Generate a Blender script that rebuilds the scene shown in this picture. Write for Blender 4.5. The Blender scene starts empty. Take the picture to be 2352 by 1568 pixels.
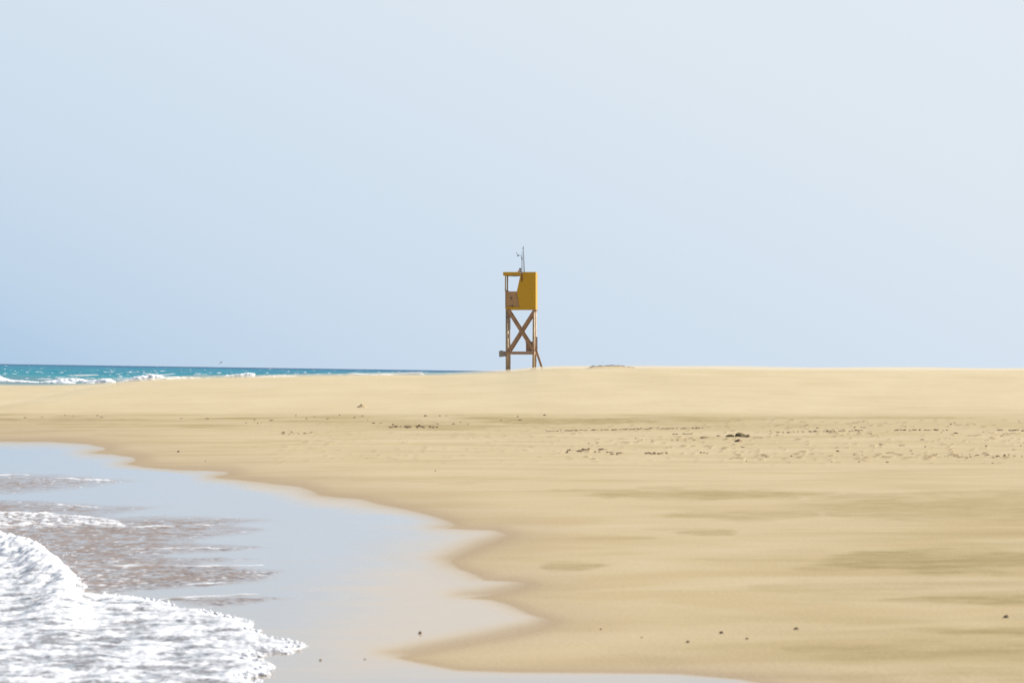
import bpy, bmesh, math, random
import numpy as np
from mathutils import Matrix, Vector

random.seed(7)
RNG = np.random.default_rng(11)
scene = bpy.context.scene
col = scene.collection

# ------------------------------------------------------------------ helpers
def tag(o, label=None, cat=None, group=None, kind=None):
    if label: o['label'] = label
    if cat: o['category'] = cat
    if group: o['group'] = group
    if kind: o['kind'] = kind
    return o

def sstep(a, b, x):
    t = np.clip((x - a) / (b - a), 0, 1)
    return t * t * (3 - 2 * t)

def pnoise(x, y, seed=0):
    """gradient noise, about -0.7..0.7"""
    x = np.asarray(x, float); y = np.asarray(y, float)
    xi = np.floor(x).astype(np.int64); yi = np.floor(y).astype(np.int64)
    xf = x - xi; yf = y - yi
    def grad(ix, iy, dx, dy):
        h = (ix * 374761393 + iy * 668265263 + seed * 2147483647 + 1013904223) & 0xFFFFFFFF
        h = ((h ^ (h >> 13)) * 1274126177) & 0xFFFFFFFF
        h = (h ^ (h >> 16)) & 0xFFFF
        a = h * (2 * math.pi / 65536.0)
        return np.cos(a) * dx + np.sin(a) * dy
    u = xf * xf * xf * (xf * (xf * 6 - 15) + 10)
    v = yf * yf * yf * (yf * (yf * 6 - 15) + 10)
    a = grad(xi, yi, xf, yf); b = grad(xi + 1, yi, xf - 1, yf)
    c = grad(xi, yi + 1, xf, yf - 1); d = grad(xi + 1, yi + 1, xf - 1, yf - 1)
    return (a + u * (b - a)) * (1 - v) + (c + u * (d - c)) * v

def fbm(x, y, seed=0, octv=3, gain=0.5, lac=2.03):
    s = 0; amp = 1
    for k in range(octv):
        s = s + amp * pnoise(x, y, seed + 17 * k)
        x = x * lac + 3.1; y = y * lac - 1.7; amp *= gain
    return s

def poly_sd(px, py, poly, ax=1.0):
    """signed distance to a polygon, positive inside; x is scaled by ax"""
    P = np.array(poly, float); P[:, 0] *= ax
    x = px * ax; y = py
    d2 = np.full(x.shape, 1e18); inside = np.zeros(x.shape, bool)
    n = len(P)
    for i in range(n):
        a = P[i]; b = P[(i + 1) % n]
        e = b - a; L = max(e @ e, 1e-9)
        t = np.clip(((x - a[0]) * e[0] + (y - a[1]) * e[1]) / L, 0, 1)
        d2 = np.minimum(d2, (x - a[0] - t * e[0]) ** 2 + (y - a[1] - t * e[1]) ** 2)
        c = (a[1] > y) != (b[1] > y)
        if e[1] != 0:
            xi = a[0] + (y - a[1]) / e[1] * e[0]
            inside ^= c & (x < xi)
    return np.where(inside, 1, -1) * np.sqrt(d2)

def line_d(px, py, pts):
    d2 = np.full(px.shape, 1e18)
    for a, b in zip(pts[:-1], pts[1:]):
        a = np.array(a, float); b = np.array(b, float); e = b - a; L = max(e @ e, 1e-9)
        t = np.clip(((px - a[0]) * e[0] + (py - a[1]) * e[1]) / L, 0, 1)
        d2 = np.minimum(d2, (px - a[0] - t * e[0]) ** 2 + (py - a[1] - t * e[1]) ** 2)
    return np.sqrt(d2)

def mesh_np(name, V, F, mat=None, smooth=True, attrs=None, parent=None):
    V = np.asarray(V, np.float32); F = np.asarray(F, np.int32)
    me = bpy.data.meshes.new(name)
    k = F.shape[1]
    me.vertices.add(len(V)); me.vertices.foreach_set('co', V.ravel())
    me.loops.add(F.size); me.loops.foreach_set('vertex_index', F.ravel())
    me.polygons.add(len(F))
    me.polygons.foreach_set('loop_start', np.arange(0, F.size, k, dtype=np.int32))
    me.polygons.foreach_set('loop_total', np.full(len(F), k, np.int32))
    me.update(calc_edges=True)
    if smooth:
        me.polygons.foreach_set('use_smooth', np.ones(len(F), bool))
    for an, av in (attrs or {}).items():
        a = me.attributes.new(an, 'FLOAT', 'POINT')
        a.data.foreach_set('value', np.asarray(av, np.float32).ravel())
    if mat: me.materials.append(mat)
    o = bpy.data.objects.new(name, me); col.objects.link(o)
    if parent: o.parent = parent
    return o

def grid_faces(nr, nc, keep=None):
    i = np.arange(nr - 1)[:, None] * nc + np.arange(nc - 1)[None, :]
    F = np.stack([i, i + 1, i + nc + 1, i + nc], -1)
    if keep is not None:
        k = keep.reshape(nr, nc)
        kk = k[:-1, :-1] | k[:-1, 1:] | k[1:, :-1] | k[1:, 1:]
        F = F[kk]
    return F.reshape(-1, 4)

# ------------------------------------------------------------------ node helpers
def new_mat(name):
    m = bpy.data.materials.new(name); m.use_nodes = True
    nt = m.node_tree
    return m, nt, nt.nodes['Principled BSDF']

def N(nt, t, **kw):
    n = nt.nodes.new(t)
    for k, v in kw.items():
        if k.startswith('i_'):
            n.inputs[k[2:].replace('_', ' ')].default_value = v
        else: setattr(n, k, v)
    return n

def mixc(nt, fac, a, b):
    n = nt.nodes.new('ShaderNodeMix'); n.data_type = 'RGBA'
    for s, v in ((n.inputs[0], fac), (n.inputs[6], a), (n.inputs[7], b)):
        if hasattr(v, 'is_linked'): nt.links.new(v, s)
        elif isinstance(v, tuple): s.default_value = (*v, 1) if len(v) == 3 else v
        else: s.default_value = v
    return n.outputs[2]

def mixf(nt, fac, a, b):
    n = nt.nodes.new('ShaderNodeMix'); n.data_type = 'FLOAT'
    for s, v in ((n.inputs[0], fac), (n.inputs[2], a), (n.inputs[3], b)):
        if hasattr(v, 'is_linked'): nt.links.new(v, s)
        else: s.default_value = v
    return n.outputs[0]

def mth(nt, op, a, b=0.0, c=None):
    n = nt.nodes.new('ShaderNodeMath'); n.operation = op
    for i, v in enumerate((a, b) if c is None else (a, b, c)):
        if hasattr(v, 'is_linked'): nt.links.new(v, n.inputs[i])
        else: n.inputs[i].default_value = v
    return n.outputs[0]

def ramp(nt, fac, stops):
    n = nt.nodes.new('ShaderNodeValToRGB'); r = n.color_ramp
    while len(r.elements) < len(stops): r.elements.new(0.5)
    for e, (p, c) in zip(r.elements, stops):
        e.position = p; e.color = (*c, 1) if isinstance(c, tuple) else (c, c, c, 1)
    nt.links.new(fac, n.inputs[0]); return n.outputs[0]

def attr(nt, name):
    return N(nt, 'ShaderNodeAttribute', attribute_name=name).outputs['Fac']

def noise(nt, scale, detail=3, sc=None, rough=0.5, dist=0.0):
    tc = N(nt, 'ShaderNodeTexCoord').outputs['Object']
    if sc:
        mp = N(nt, 'ShaderNodeMapping'); mp.inputs['Scale'].default_value = sc
        nt.links.new(tc, mp.inputs[0]); tc = mp.outputs[0]
    n = N(nt, 'ShaderNodeTexNoise'); nt.links.new(tc, n.inputs['Vector'])
    n.inputs['Scale'].default_value = scale; n.inputs['Detail'].default_value = detail
    n.inputs['Roughness'].default_value = rough; n.inputs['Distortion'].default_value = dist
    return n.outputs[0]

def s2l(r, g, b):
    f = lambda c: (c / 255 / 12.92) if c <= 10 else ((c / 255 + 0.055) / 1.055) ** 2.4
    return (f(r), f(g), f(b))

# ------------------------------------------------------------------ camera
H = 2.0; FQ = 8820.0; W2 = 1176.0; H2 = 784.0          # pixels of a 2352-wide picture
PITCH = math.atan(68.3 / FQ); ROLL = math.atan(16 / 1100)
CR = Matrix.Rotation(math.pi / 2 + PITCH, 3, 'X') @ Matrix.Rotation(ROLL, 3, 'Z')
CRn = np.array(CR)
cam = bpy.data.objects.new('camera', bpy.data.cameras.new('camera')); col.objects.link(cam)
cam.matrix_world = Matrix.Translation((0, 0, H)) @ CR.to_4x4()
cam.data.lens = 135; cam.data.sensor_width = 36; cam.data.sensor_fit = 'HORIZONTAL'
cam.data.clip_start = 0.5; cam.data.clip_end = 60000
cam.data.dof.use_dof = True; cam.data.dof.focus_distance = 215; cam.data.dof.aperture_fstop = 7.5
scene.camera = cam

def proj(X, Y, Z):
    P = np.stack([X, Y, Z - H], -1) @ CRn
    d = -P[..., 2]
    return W2 + FQ * P[..., 0] / d, H2 - FQ * P[..., 1] / d

def ray(qx, qy):
    d = CR @ Vector(((qx - W2) / FQ, -(qy - H2) / FQ, -1))
    return d / d.y

# ------------------------------------------------------------------ terrain
def waterline(Y):
    return np.interp(Y, [5, 24.7, 40, 60, 98, 150, 220, 420], [2.6, 1.2, -1.2, -5.2, -13, -24, -40, -90])

CREST = np.array([[-900, 60], [-300, 54], [0, 53], [150, 49], [265, 45], [310, 37], [360, 32], [560, 24], [700, 19], [850, 15], [1000, 12.5], [1090, 8],
                  [1160, 3.0], [1230, -4.5], [1300, -8.2], [1400, -9.5], [1500, -12], [1650, -12.6], [1800, -12.6], [2000, -15.5], [2352, -19.6], [2900, -23], [3600, -26]])
YC = 190.0
def sand_z(X, Y):
    s = X - waterline(Y)
    zb = np.where(s > 0, 0.75 * (1 - np.exp(-0.04 * np.maximum(s, 0))), np.maximum(0.008 * s, -0.6))
    zb = zb + 0.012 * fbm(X / 4.0, Y / 9.0, 5, 2) * sstep(0, 3, s)
    qx = X / YC * FQ + W2
    zc = H - np.interp(qx, CREST[:, 0], CREST[:, 1]) / FQ * YC
    zc = zc + 0.03 * fbm(X / 5.0, Y / 30.0, 9, 2)
    up = sstep(118, 192, Y) * 0.55 + 0.45 * np.clip((Y - 124) / (190 - 124), 0, 1) ** 1.3
    up = np.minimum(up, 1)
    zz = zb + (zc - zb) * up
    L = sstep(1250, 900, qx)          # seaward end of the spit falls to the water sooner
    down = L * sstep(194, 275, Y) + (1 - L) * sstep(235, 400, Y)
    return zz * (1 - down) + (-1.5) * down

def sz(x, y): return float(sand_z(np.array([x]), np.array([y]))[0])

GY = np.concatenate([np.geomspace(15, 110, 500)[:-1], np.linspace(110, 189, 400)])
def ground_at(qx, qy):
    d = ray(qx, qy)
    g = H + d.z * GY - sand_z(d.x * GY, GY)
    k = np.argmax(g <= 0) if (g <= 0).any() else len(GY) - 1
    y = GY[k - 1] + (GY[k] - GY[k - 1]) * g[k - 1] / (g[k - 1] - g[k] + 1e-9) if g[k] <= 0 else GY[-1]
    return Vector((d.x * y, y, sz(d.x * y, y)))

# where the last swash soaked the sand (outline followed on the ground)
WET = [(-900, 1012), (0, 1014), (120, 1015), (200, 1020), (238, 1028), (240, 1033), (203, 1040), (260, 1044), (302, 1050), (312, 1056), (290, 1066),
       (330, 1073), (400, 1079), (480, 1081), (519, 1084), (520, 1088), (486, 1097), (545, 1102), (600, 1108), (640, 1113), (690, 1118), (712, 1126),
       (738, 1138), (777, 1143), (830, 1147), (870, 1158), (938, 1172), (970, 1180), (1002, 1188), (1030, 1197), (1042, 1207), (1016, 1214),
       (1067, 1216), (1131, 1218), (1163, 1228), (1135, 1243), (1100, 1254), (1060, 1272), (1032, 1288), (1051, 1307), (1090, 1320), (1110, 1333),
       (1180, 1336), (1205, 1341), (1173, 1355), (1115, 1367), (1066, 1373), (1131, 1378), (1164, 1388), (1212, 1410), (1262, 1426), (1228, 1443),
       (1164, 1457), (1083, 1472), (986, 1491), (905, 1509), (938, 1517), (1002, 1530), (1051, 1539), (1180, 1544), (1374, 1545), (1560, 1548),
       (1700, 1560), (1900, 1600), (2700, 1750), (2700, 3400), (-900, 3400)]
# darker moist patches showing through the blown dry sand: x0 x1 y0 y1 strength left-taper right-taper
PATCH = [(-200, 180, 952, 955.5, .5, .2, .5), (-200, 420, 960, 967, .9, .1, .4), (80, 360, 971.5, 976, .8, .2, .5), (-200, 250, 985, 988, .4, .2, .6),
         (560, 1150, 963, 976, .55, .3, .2), (678, 1150, 966, 978, .55, .2, .1), (839, 1300, 953, 955.2, .6, .2, .2), (1100, 1530, 957, 977, 1.0, .25, .3),
         (1400, 1850, 958.5, 966, .8, .2, .5), (1780, 2250, 956, 963, .75, .2, .4), (1150, 1300, 971, 980, .5, .3, .3), (2000, 2700, 938, 945, .18, .4, .1),
         (400, 900, 985, 990, .22, .4, .4), (700, 1400, 1000, 1010, .12, .4, .4), (1500, 2700, 1038, 1056, .22, .3, .1),
         (500, 1250, 1092, 1106, .32, .4, .3), (860, 1100, 1096, 1101, .35, .3, .3), (1000, 1090, 1109, 1112, .5, .4, .4), (880, 1150, 1104, 1109, .4, .4, .4),
         (1263, 1470, 1121, 1130, .55, .4, .2), (1180, 1420, 1126, 1130, .4, .5, .3), (1375, 1900, 1121, 1149, .75, .25, .3), (1840, 2700, 1126, 1200, .62, .35, .1),
         (2090, 2700, 1124, 1134, .5, .3, .1), (1530, 1880, 1170, 1195, .65, .5, .2), (1560, 1680, 1213, 1231, .8, .4, .4), (1480, 1600, 1210, 1218, .4, .4, .4),
         (1320, 1510, 1230, 1243, .4, .3, .5), (1250, 1400, 1288, 1312, .75, .2, .5), (1880, 2700, 1261, 1318, 1.0, .25, .1), (1830, 2000, 1296, 1318, .5, .5, .3),
         (1580, 1900, 1278, 1292, .3, .4, .4), (1720, 2150, 1332, 1360, .35, .3, .3), (2030, 2700, 1363, 1392, 1.0, .3, .1), (2110, 2800, 1428, 1464, 1.0, .6, .1),
         (1800, 2700, 1468, 1524, .75, .15, .1), (1850, 2100, 1472, 1482, .4, .3, .3), (1640, 2700, 1524, 1580, .5, .4, .1), (1330, 1600, 1500, 1530, .22, .4, .4)]

sand_mat, nt, bs = new_mat('beach_sand')
wet = attr(nt, 'wet'); damp = attr(nt, 'damp'); moist = attr(nt, 'moist'); pale = attr(nt, 'pale')
n1 = noise(nt, 0.35, 4, (1, .35, 1)); n2 = noise(nt, 3.0, 4, (1, .35, 1)); n3 = noise(nt, 95, 3, (1, .6, 1), .7)
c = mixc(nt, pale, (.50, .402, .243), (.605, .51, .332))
c = mixc(nt, mth(nt, 'MULTIPLY', ramp(nt, n1, [(.35, 0.0), (.7, 1.0)]), .42), c, (.485, .39, .225))
c = mixc(nt, mth(nt, 'MULTIPLY', ramp(nt, n2, [(.4, 0.0), (.75, 1.0)]), .22), c, (.485, .385, .225))
n0 = noise(nt, .55, 4, (.45, .6, 1), .55, .6)
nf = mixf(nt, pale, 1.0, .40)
c = mixc(nt, mth(nt, 'MULTIPLY', mth(nt, 'MULTIPLY', ramp(nt, n0, [(.45, 0.0), (.68, 1.0)]), .55), nf), c, (.585, .485, .335))
c = mixc(nt, mth(nt, 'MULTIPLY', mth(nt, 'MULTIPLY', ramp(nt, n0, [(.30, 1.0), (.50, 0.0)]), .50), nf), c, (.45, .345, .205))
c = mixc(nt, damp, c, (.345, .272, .138))
c = mixc(nt, mth(nt, 'MULTIPLY', attr(nt, 'scuff_shade'), .8), c, (.27, .18, .10))  # raised scuffs: moist turned-up sand, painted darker to add shade to their slopes
c = mixc(nt, moist, c, (.375, .29, .20))
grain = mixf(nt, mth(nt, 'MULTIPLY_ADD', damp, .55, .45), 1.0, ramp(nt, n3, [(.2, .70), (.8, 1.25)]))
gm = N(nt, 'ShaderNodeVectorMath', operation='SCALE'); nt.links.new(c, gm.inputs[0]); nt.links.new(grain, gm.inputs['Scale'])
film = attr(nt, 'film')
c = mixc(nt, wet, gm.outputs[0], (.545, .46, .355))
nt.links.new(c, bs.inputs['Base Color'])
bs.inputs['Roughness'].default_value = .92; bs.inputs['Specular IOR Level'].default_value = 0
wb = N(nt, 'ShaderNodeBsdfPrincipled'); wb.inputs['Base Color'].default_value = (.29, .24, .195, 1)
wb.inputs['Roughness'].default_value = .05; wb.inputs['IOR'].default_value = 1.33
ms = N(nt, 'ShaderNodeMixShader')
nt.links.new(mth(nt, 'MULTIPLY', wet, mixf(nt, film, .40, 1.0)), ms.inputs[0])
nt.links.new(bs.outputs[0], ms.inputs[1]); nt.links.new(wb.outputs[0], ms.inputs[2])
nt.links.new(ms.outputs[0], nt.nodes['Material Output'].inputs['Surface'])
bp = N(nt, 'ShaderNodeBump'); bp.inputs['Distance'].default_value = 0.01
nt.links.new(mixf(nt, wet, 0.35, 0.0), bp.inputs['Strength'])
nt.links.new(noise(nt, 22, 4, (1, .5, 1)), bp.inputs['Height'])
nt.links.new(bp.outputs[0], bs.inputs['Normal'])

def streakf(X, Y): return fbm(X * .8, Y * .9, 35, 3, .6)
# parts of the soaked area where the film has nearly drained away and sand shows through
DRAIN = [[(500, 1092), (640, 1106), (760, 1136), (900, 1146), (975, 1180), (820, 1168), (700, 1150), (600, 1124)],
         [(1060, 1196), (1500, 1196), (1500, 1520), (840, 1526), (790, 1490), (840, 1440), (830, 1390), (860, 1345), (930, 1300), (1010, 1245)]]
def film_at(qx, qy, X, Y):
    w = 26 * streakf(X * .7, Y * .8); a = np.zeros_like(qx)
    a = np.maximum(a, .85 * sstep(-16, 8, poly_sd(qx, qy, DRAIN[0], .35) + .4 * w))
    a = np.maximum(a, sstep(-75, 45, poly_sd(qx, qy, DRAIN[1], .35) + w))
    return (1 - a) * (1 - .22 * sstep(1330, 1480, qy)) - .30 * np.clip(streakf(X * .45, Y * 1.3), 0, 1) * sstep(1120, 1350, qy)
def build_beach():
    t = np.concatenate([np.linspace(-.7, -.17, 40)[:-1], np.linspace(-.17, .17, 640), np.linspace(.17, .7, 40)[1:]])
    Y = np.concatenate([1 / np.linspace(1 / 4., 1 / 23.5, 50)[:-1], 1 / np.linspace(1 / 23.5, 1 / 120., 430)[:-1], np.linspace(120, 230, 200)[:-1], np.linspace(230, 430, 60)])
    Tt, YY = np.meshgrid(t, Y); XX = Tt * (YY + 6); ZZ = sand_z(XX, YY)
    qx, qy = proj(XX, YY, ZZ)
    qx = np.where(YY < 12, -5000, qx); 
    # soaked film
    jx = 6 * fbm(XX * 1.1, YY * .35, 3, 2); jy = .9 * fbm(XX * 1.5, YY * .5, 4, 2)
    sd = poly_sd(qx + jx, qy + jy, WET, .30)
    soft = np.interp(qy, [1000, 1150, 1300, 1568], [1.5, 2.5, 5, 6])
    wet = sstep(-.55 * soft, soft, sd)
    s = XX - waterline(YY)
    lo = poly_sd(qx + jx + np.interp(qy, [1100, 1200, 1568], [0, 8, 14]), qy + jy + np.interp(qy, [1150, 1300, 1568], [2, 9, 13]), WET, .30)
    wet = np.minimum(wet, .05 + .95 * sstep(-10, 24, lo))
    wet = np.where(YY < 22.5, sstep(.3, -.3, s + .4 * fbm(XX, YY * .5, 8, 2)), wet)
    film = film_at(qx, qy, XX, YY) 
    moist = np.clip(sstep(-22, 0, sd) * .45 + sstep(-75, 0, sd) * .4, 0, 1) * (1 - wet)
    moist = np.where(YY < 22.5, 0, moist)
    damp = np.zeros_like(XX)
    wx = 34 * fbm(XX * .8, YY * .3, 21, 4, .6); wy = fbm(XX * .9, YY * .45, 22, 4, .6)
    fine = .82 + .45 * fbm(XX * .75, YY * 2.0, 23, 4, .65) + .35 * fbm(XX * 2.5, YY * 2.2, 24, 3, .65)
    streak = fbm(XX * .25, qy * .16, 31, 3, .6)
    for x0, x1, y0, y1, st, tl, tr in PATCH:
        hgt = y1 - y0; xx = qx + wx * min(1, hgt / 12); yy = qy + wy * hgt * .32
        w = x1 - x0
        u = sstep(x0 - .5 * tl * w, x0 + tl * w, xx) * sstep(x1 + .5 * tr * w, x1 - tr * w, xx)
        # tapered ends: band narrows towards them
        hh = hgt * .5 * (0.25 + .75 * u); cy = (y0 + y1) / 2
        v = sstep(1.35, .2, np.abs(yy - cy) / np.maximum(hh, .3))
        damp = np.maximum(damp, .95 * st * v * sstep(0, .5, u) * np.clip(fine, .15, 1.15))
    damp = np.maximum(damp, .5 * sstep(1350, 2350, qx + .9 * (qy - 1300)) * sstep(1110, 1160, qy) * np.clip(.35 + 1.1 * fbm(XX * .35, YY * .55, 25, 4, .55), 0, 1))
    band = sstep(944, 955, qy) * sstep(1000, 978, qy)
    damp = np.maximum(damp, band * (.25 + 1.0 * np.clip(streak, 0, 1) * sstep(2400, 1200, qx)))
    far = sstep(900, 1000, qy) * sstep(1250, 1000, qy)
    damp = np.maximum(damp, far * .5 * np.clip(streak + .08, 0, .5))
    up = sstep(955, 850, qy)
    damp = np.maximum(damp, up * .30 * np.clip(fbm(XX * .07, YY * .15, 41, 3) - .05, 0, 1))
    damp = np.clip(damp, 0, 1) * (1 - wet)
    damp = np.where(YY < 22, 0.3 * np.clip(fbm(XX * .6, YY * .3, 51, 3), 0, 1), damp)
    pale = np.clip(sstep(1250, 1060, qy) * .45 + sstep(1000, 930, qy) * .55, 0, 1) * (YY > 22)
    # shallow relief where the crust breaks up: low scarps and scuffs
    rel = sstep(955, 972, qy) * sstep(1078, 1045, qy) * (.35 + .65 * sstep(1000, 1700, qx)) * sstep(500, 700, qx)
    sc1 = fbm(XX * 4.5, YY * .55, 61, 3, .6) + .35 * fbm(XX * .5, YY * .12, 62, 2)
    scuff_shade = rel * sstep(.40, .62, sc1)
    ZZ = ZZ + rel * (.010 * np.clip(fbm(XX * 2.2, YY * .6, 63, 3), -.2, .6)) + .028 * scuff_shade
    V = np.stack([XX, YY, ZZ], -1).reshape(-1, 3)
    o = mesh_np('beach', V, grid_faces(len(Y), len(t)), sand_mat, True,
                {'wet': wet, 'damp': damp, 'moist': moist, 'pale': pale, 'film': film, 'scuff_shade': scuff_shade})
    tag(o, 'pale wind-blown sand beach rising to a smooth crest, soaked and shiny at lower left', None, None, 'structure')
build_beach()

# ------------------------------------------------------------------ foam material pieces
def foam_mix(nt, bs, foam_out, out, sss=.06):
    fb = N(nt, 'ShaderNodeBsdfPrincipled')
    fb.inputs['Base Color'].default_value = (.735, .745, .765, 1); fb.inputs['Roughness'].default_value = .75
    fb.inputs['Specular IOR Level'].default_value = .25
    fb.inputs['Subsurface Weight'].default_value = .2; fb.inputs['Subsurface Radius'].default_value = (1, 1, 1); fb.inputs['Subsurface Scale'].default_value = sss
    ms = N(nt, 'ShaderNodeMixShader')
    nt.links.new(foam_out, ms.inputs[0]); nt.links.new(bs.outputs[0], ms.inputs[1]); nt.links.new(fb.outputs[0], ms.inputs[2])
    nt.links.new(ms.outputs[0], out.inputs['Surface'])
    return fb

# ------------------------------------------------------------------ shallow swash water
shal_mat, nt, bs = new_mat('shallow_swash_water')
f = attr(nt, 'foam'); tb = attr(nt, 'turbid')
bs.inputs['Roughness'].default_value = .06; bs.inputs['IOR'].default_value = 1.33
nt.links.new(mixf(nt, tb, .5, .26), bs.inputs['Specular IOR Level'])
nt.links.new(mixc(nt, tb, (.29, .24, .195), (.25, .18, .145)), bs.inputs['Base Color'])
bp = N(nt, 'ShaderNodeBump'); bp.inputs['Distance'].default_value = .006
nt.links.new(mth(nt, 'MULTIPLY', tb, .5), bp.inputs['Strength'])
nt.links.new(noise(nt, 24, 3), bp.inputs['Height']); nt.links.new(bp.outputs[0], bs.inputs['Normal'])
db_ = N(nt, 'ShaderNodeBsdfDiffuse'); db_.inputs['Color'].default_value = (.545, .46, .355, 1)
m2 = N(nt, 'ShaderNodeMixShader'); nt.links.new(mixf(nt, attr(nt, 'film'), .40, 1.0), m2.inputs[0])
nt.links.new(db_.outputs[0], m2.inputs[1]); nt.links.new(bs.outputs[0], m2.inputs[2])
tdb = N(nt, 'ShaderNodeBsdfDiffuse')
nt.links.new(mixc(nt, noise(nt, 1.4, 4, (1, .6, 1)), (.215, .17, .148), (.34, .285, .262)), tdb.inputs['Color'])
m3 = N(nt, 'ShaderNodeMixShader'); nt.links.new(attr(nt, 'silty'), m3.inputs[0])
nt.links.new(m2.outputs[0], m3.inputs[1]); nt.links.new(tdb.outputs[0], m3.inputs[2])
foam_mix(nt, m3, f, nt.nodes['Material Output'])

LOBES = [[(-400, 1084), (100, 1086), (345, 1103), (240, 1118), (120, 1133), (-400, 1160)],
         [(-400, 1128), (90, 1148), (230, 1156), (420, 1163), (330, 1173), (200, 1200), (-400, 1260)],
         [(-400, 1185), (200, 1186), (340, 1182), (500, 1184), (660, 1192), (560, 1206), (650, 1214), (560, 1228), (470, 1243), (640, 1257),
          (500, 1272), (400, 1276), (660, 1283), (480, 1296), (660, 1308), (675, 1312), (600, 1338), (450, 1352), (320, 1360), (150, 1420), (-400, 1420)],
         [(360, 1374), (540, 1368), (705, 1370), (560, 1391), (500, 1398), (420, 1388)]]
FOAMLINES = [([(113, 1098), (180, 1101), (262, 1103)], 2.0), ([(-100, 1094), (70, 1093)], 2.5), ([(295, 1210), (420, 1207), (575, 1205)], 2.6),
             ([(200, 1303), (330, 1301), (480, 1302), (605, 1300)], 3.4), ([(352, 1379), (470, 1372), (592, 1367)], 2.6), ([(60, 1160), (240, 1165)], 1.5),
             ([(300, 1262), (520, 1259)], 2.0), ([(420, 1345), (560, 1340)], 1.6)]
FOAMPATCH = [(-400, 1174), (40, 1177), (120, 1181), (200, 1187), (262, 1197), (297, 1211), (280, 1214), (180, 1212), (-400, 1222)]
BORE = [(-300, 1200), (-100, 1226), (0, 1252), (70, 1272), (130, 1296), (170, 1322), (190, 1338), (175, 1352)]

def build_shallow():
    t = np.linspace(-.24, .07, 560); Y = 1 / np.linspace(1 / 27., 1 / 82., 560)
    Tt, YY = np.meshgrid(t, Y); XX = Tt * YY; Z0 = sand_z(XX, YY)
    qx, qy = proj(XX, YY, Z0)
    jx = 18 * fbm(XX * 1.3, YY * .4, 71, 3); jy = 3 * fbm(XX * 2, YY * .7, 72, 2)
    m = np.zeros_like(XX)
    for L in LOBES:
        sd = poly_sd(qx + jx, qy + jy, L, .22)
        m = np.maximum(m, sstep(-1.5, 8, sd))
    # ripples: chop crossing the film
    r = (.40 * fbm(XX * 3.6, YY * 2.2, 73, 2) + .42 * fbm(XX * 9, YY * 5, 74, 2) + .30 * fbm(XX * 20, YY * 10, 75, 2))
    big = fbm(XX * .5, YY * .35, 76, 2)
    rm = np.full(XX.shape, -1e9)
    for L in LOBES: rm = np.maximum(rm, poly_sd(qx, qy, L, .22))
    rm = sstep(-46, -12, rm)
    z = Z0 - .014 + .017 * rm + m * (.004 + .024 * (.6 + .8 * np.clip(big + .4, 0, 1)) * r)
    m_s = np.zeros_like(XX)
    for L in LOBES: m_s = np.maximum(m_s, sstep(-2, 26, poly_sd(qx + 1.6 * jx, qy + 1.5 * jy, L, .16)))
    silty = m_s * np.clip(.50 + .45 * fbm(XX * .9, YY * 1.1, 83, 2) + 1.5 * fbm(XX * 4.0, YY * 2.4, 84, 4, .62), 0, .95)
    foam = np.zeros_like(XX)
    br = fbm(XX * 2.2, YY * .8, 77, 3, .6)
    for pts, wdt in FOAMLINES:
        d = line_d(qx, qy + 5 * fbm(XX * 1.1, YY * .05, 78, 2) + 2 * fbm(XX * 5, YY * .2, 81, 2), pts)
        u = np.clip((qx - pts[0][0]) / (pts[-1][0] - pts[0][0]), 0, 1)
        tp = np.clip(np.sin(np.pi * (u * .84 + .08)), 0, 1) ** .7 * np.clip(.75 + 1.2 * fbm(XX * 2.5, YY * .1, 82, 2), .1, 1.2)
        fl = sstep(wdt * tp, .2 * wdt * tp, d) * np.clip(.6 + 1.6 * br, 0, 1)
        foam = np.maximum(foam, fl)
        z = z + .014 * sstep(wdt * 1.6, 0, d) * tp
    sd = poly_sd(qx + jx * .5, qy + jy, FOAMPATCH, .5)
    pm = sstep(-3, 6, sd)
    lum = fbm(XX * 7, YY * 4.5, 79, 3, .6)
    z = z + pm * (.02 + .035 * np.clip(lum + .1, 0, 1))
    foam = np.maximum(foam, pm * sstep(.08, .30, lum + .25 * sstep(8, 0, np.abs(sd - 3))))
    # stray flecks
    fl = fbm(XX * 9, YY * 6, 80, 2)
    foam = np.maximum(foam, m * sstep(.44, .60, fl + .16 * big + .22 * sstep(1240, 1330, qy) * sstep(420, 250, qx)) * .8)
    V = np.stack([XX, YY, z], -1).reshape(-1, 3)
    keep = (rm > .0) | (m > 0)
    # grow the kept region by a margin so the edge lies flat on the film
    o = mesh_np('shallow_water', V, grid_faces(len(Y), len(t), keep), shal_mat, True, {'foam': foam, 'turbid': m, 'silty': silty, 'film': film_at(qx, qy, XX, YY)})
    tag(o, 'thin rippled brownish swash water sliding back over the wet sand', None, None, 'structure')
build_shallow()

# ------------------------------------------------------------------ foreground foam
foam_mat, nt, bs = new_mat('swash_foam')
f = attr(nt, 'foam')
bs.inputs['Specular IOR Level'].default_value = .35
bs.inputs['Base Color'].default_value = (.26, .235, .225, 1); bs.inputs['Roughness'].default_value = .08; bs.inputs['IOR'].default_value = 1.33
fb = foam_mix(nt, bs, f, nt.nodes['Material Output'])
bp = N(nt, 'ShaderNodeBump'); bp.inputs['Distance'].default_value = .012; bp.inputs['Strength'].default_value = .25
vo = N(nt, 'ShaderNodeTexVoronoi'); vo.inputs['Scale'].default_value = 38
nt.links.new(N(nt, 'ShaderNodeTexCoord').outputs['Object'], vo.inputs['Vector'])
nt.links.new(mth(nt, 'SUBTRACT', 1.0, vo.outputs['Distance']), bp.inputs['Height']); nt.links.new(bp.outputs[0], fb.inputs['Normal'])

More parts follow.
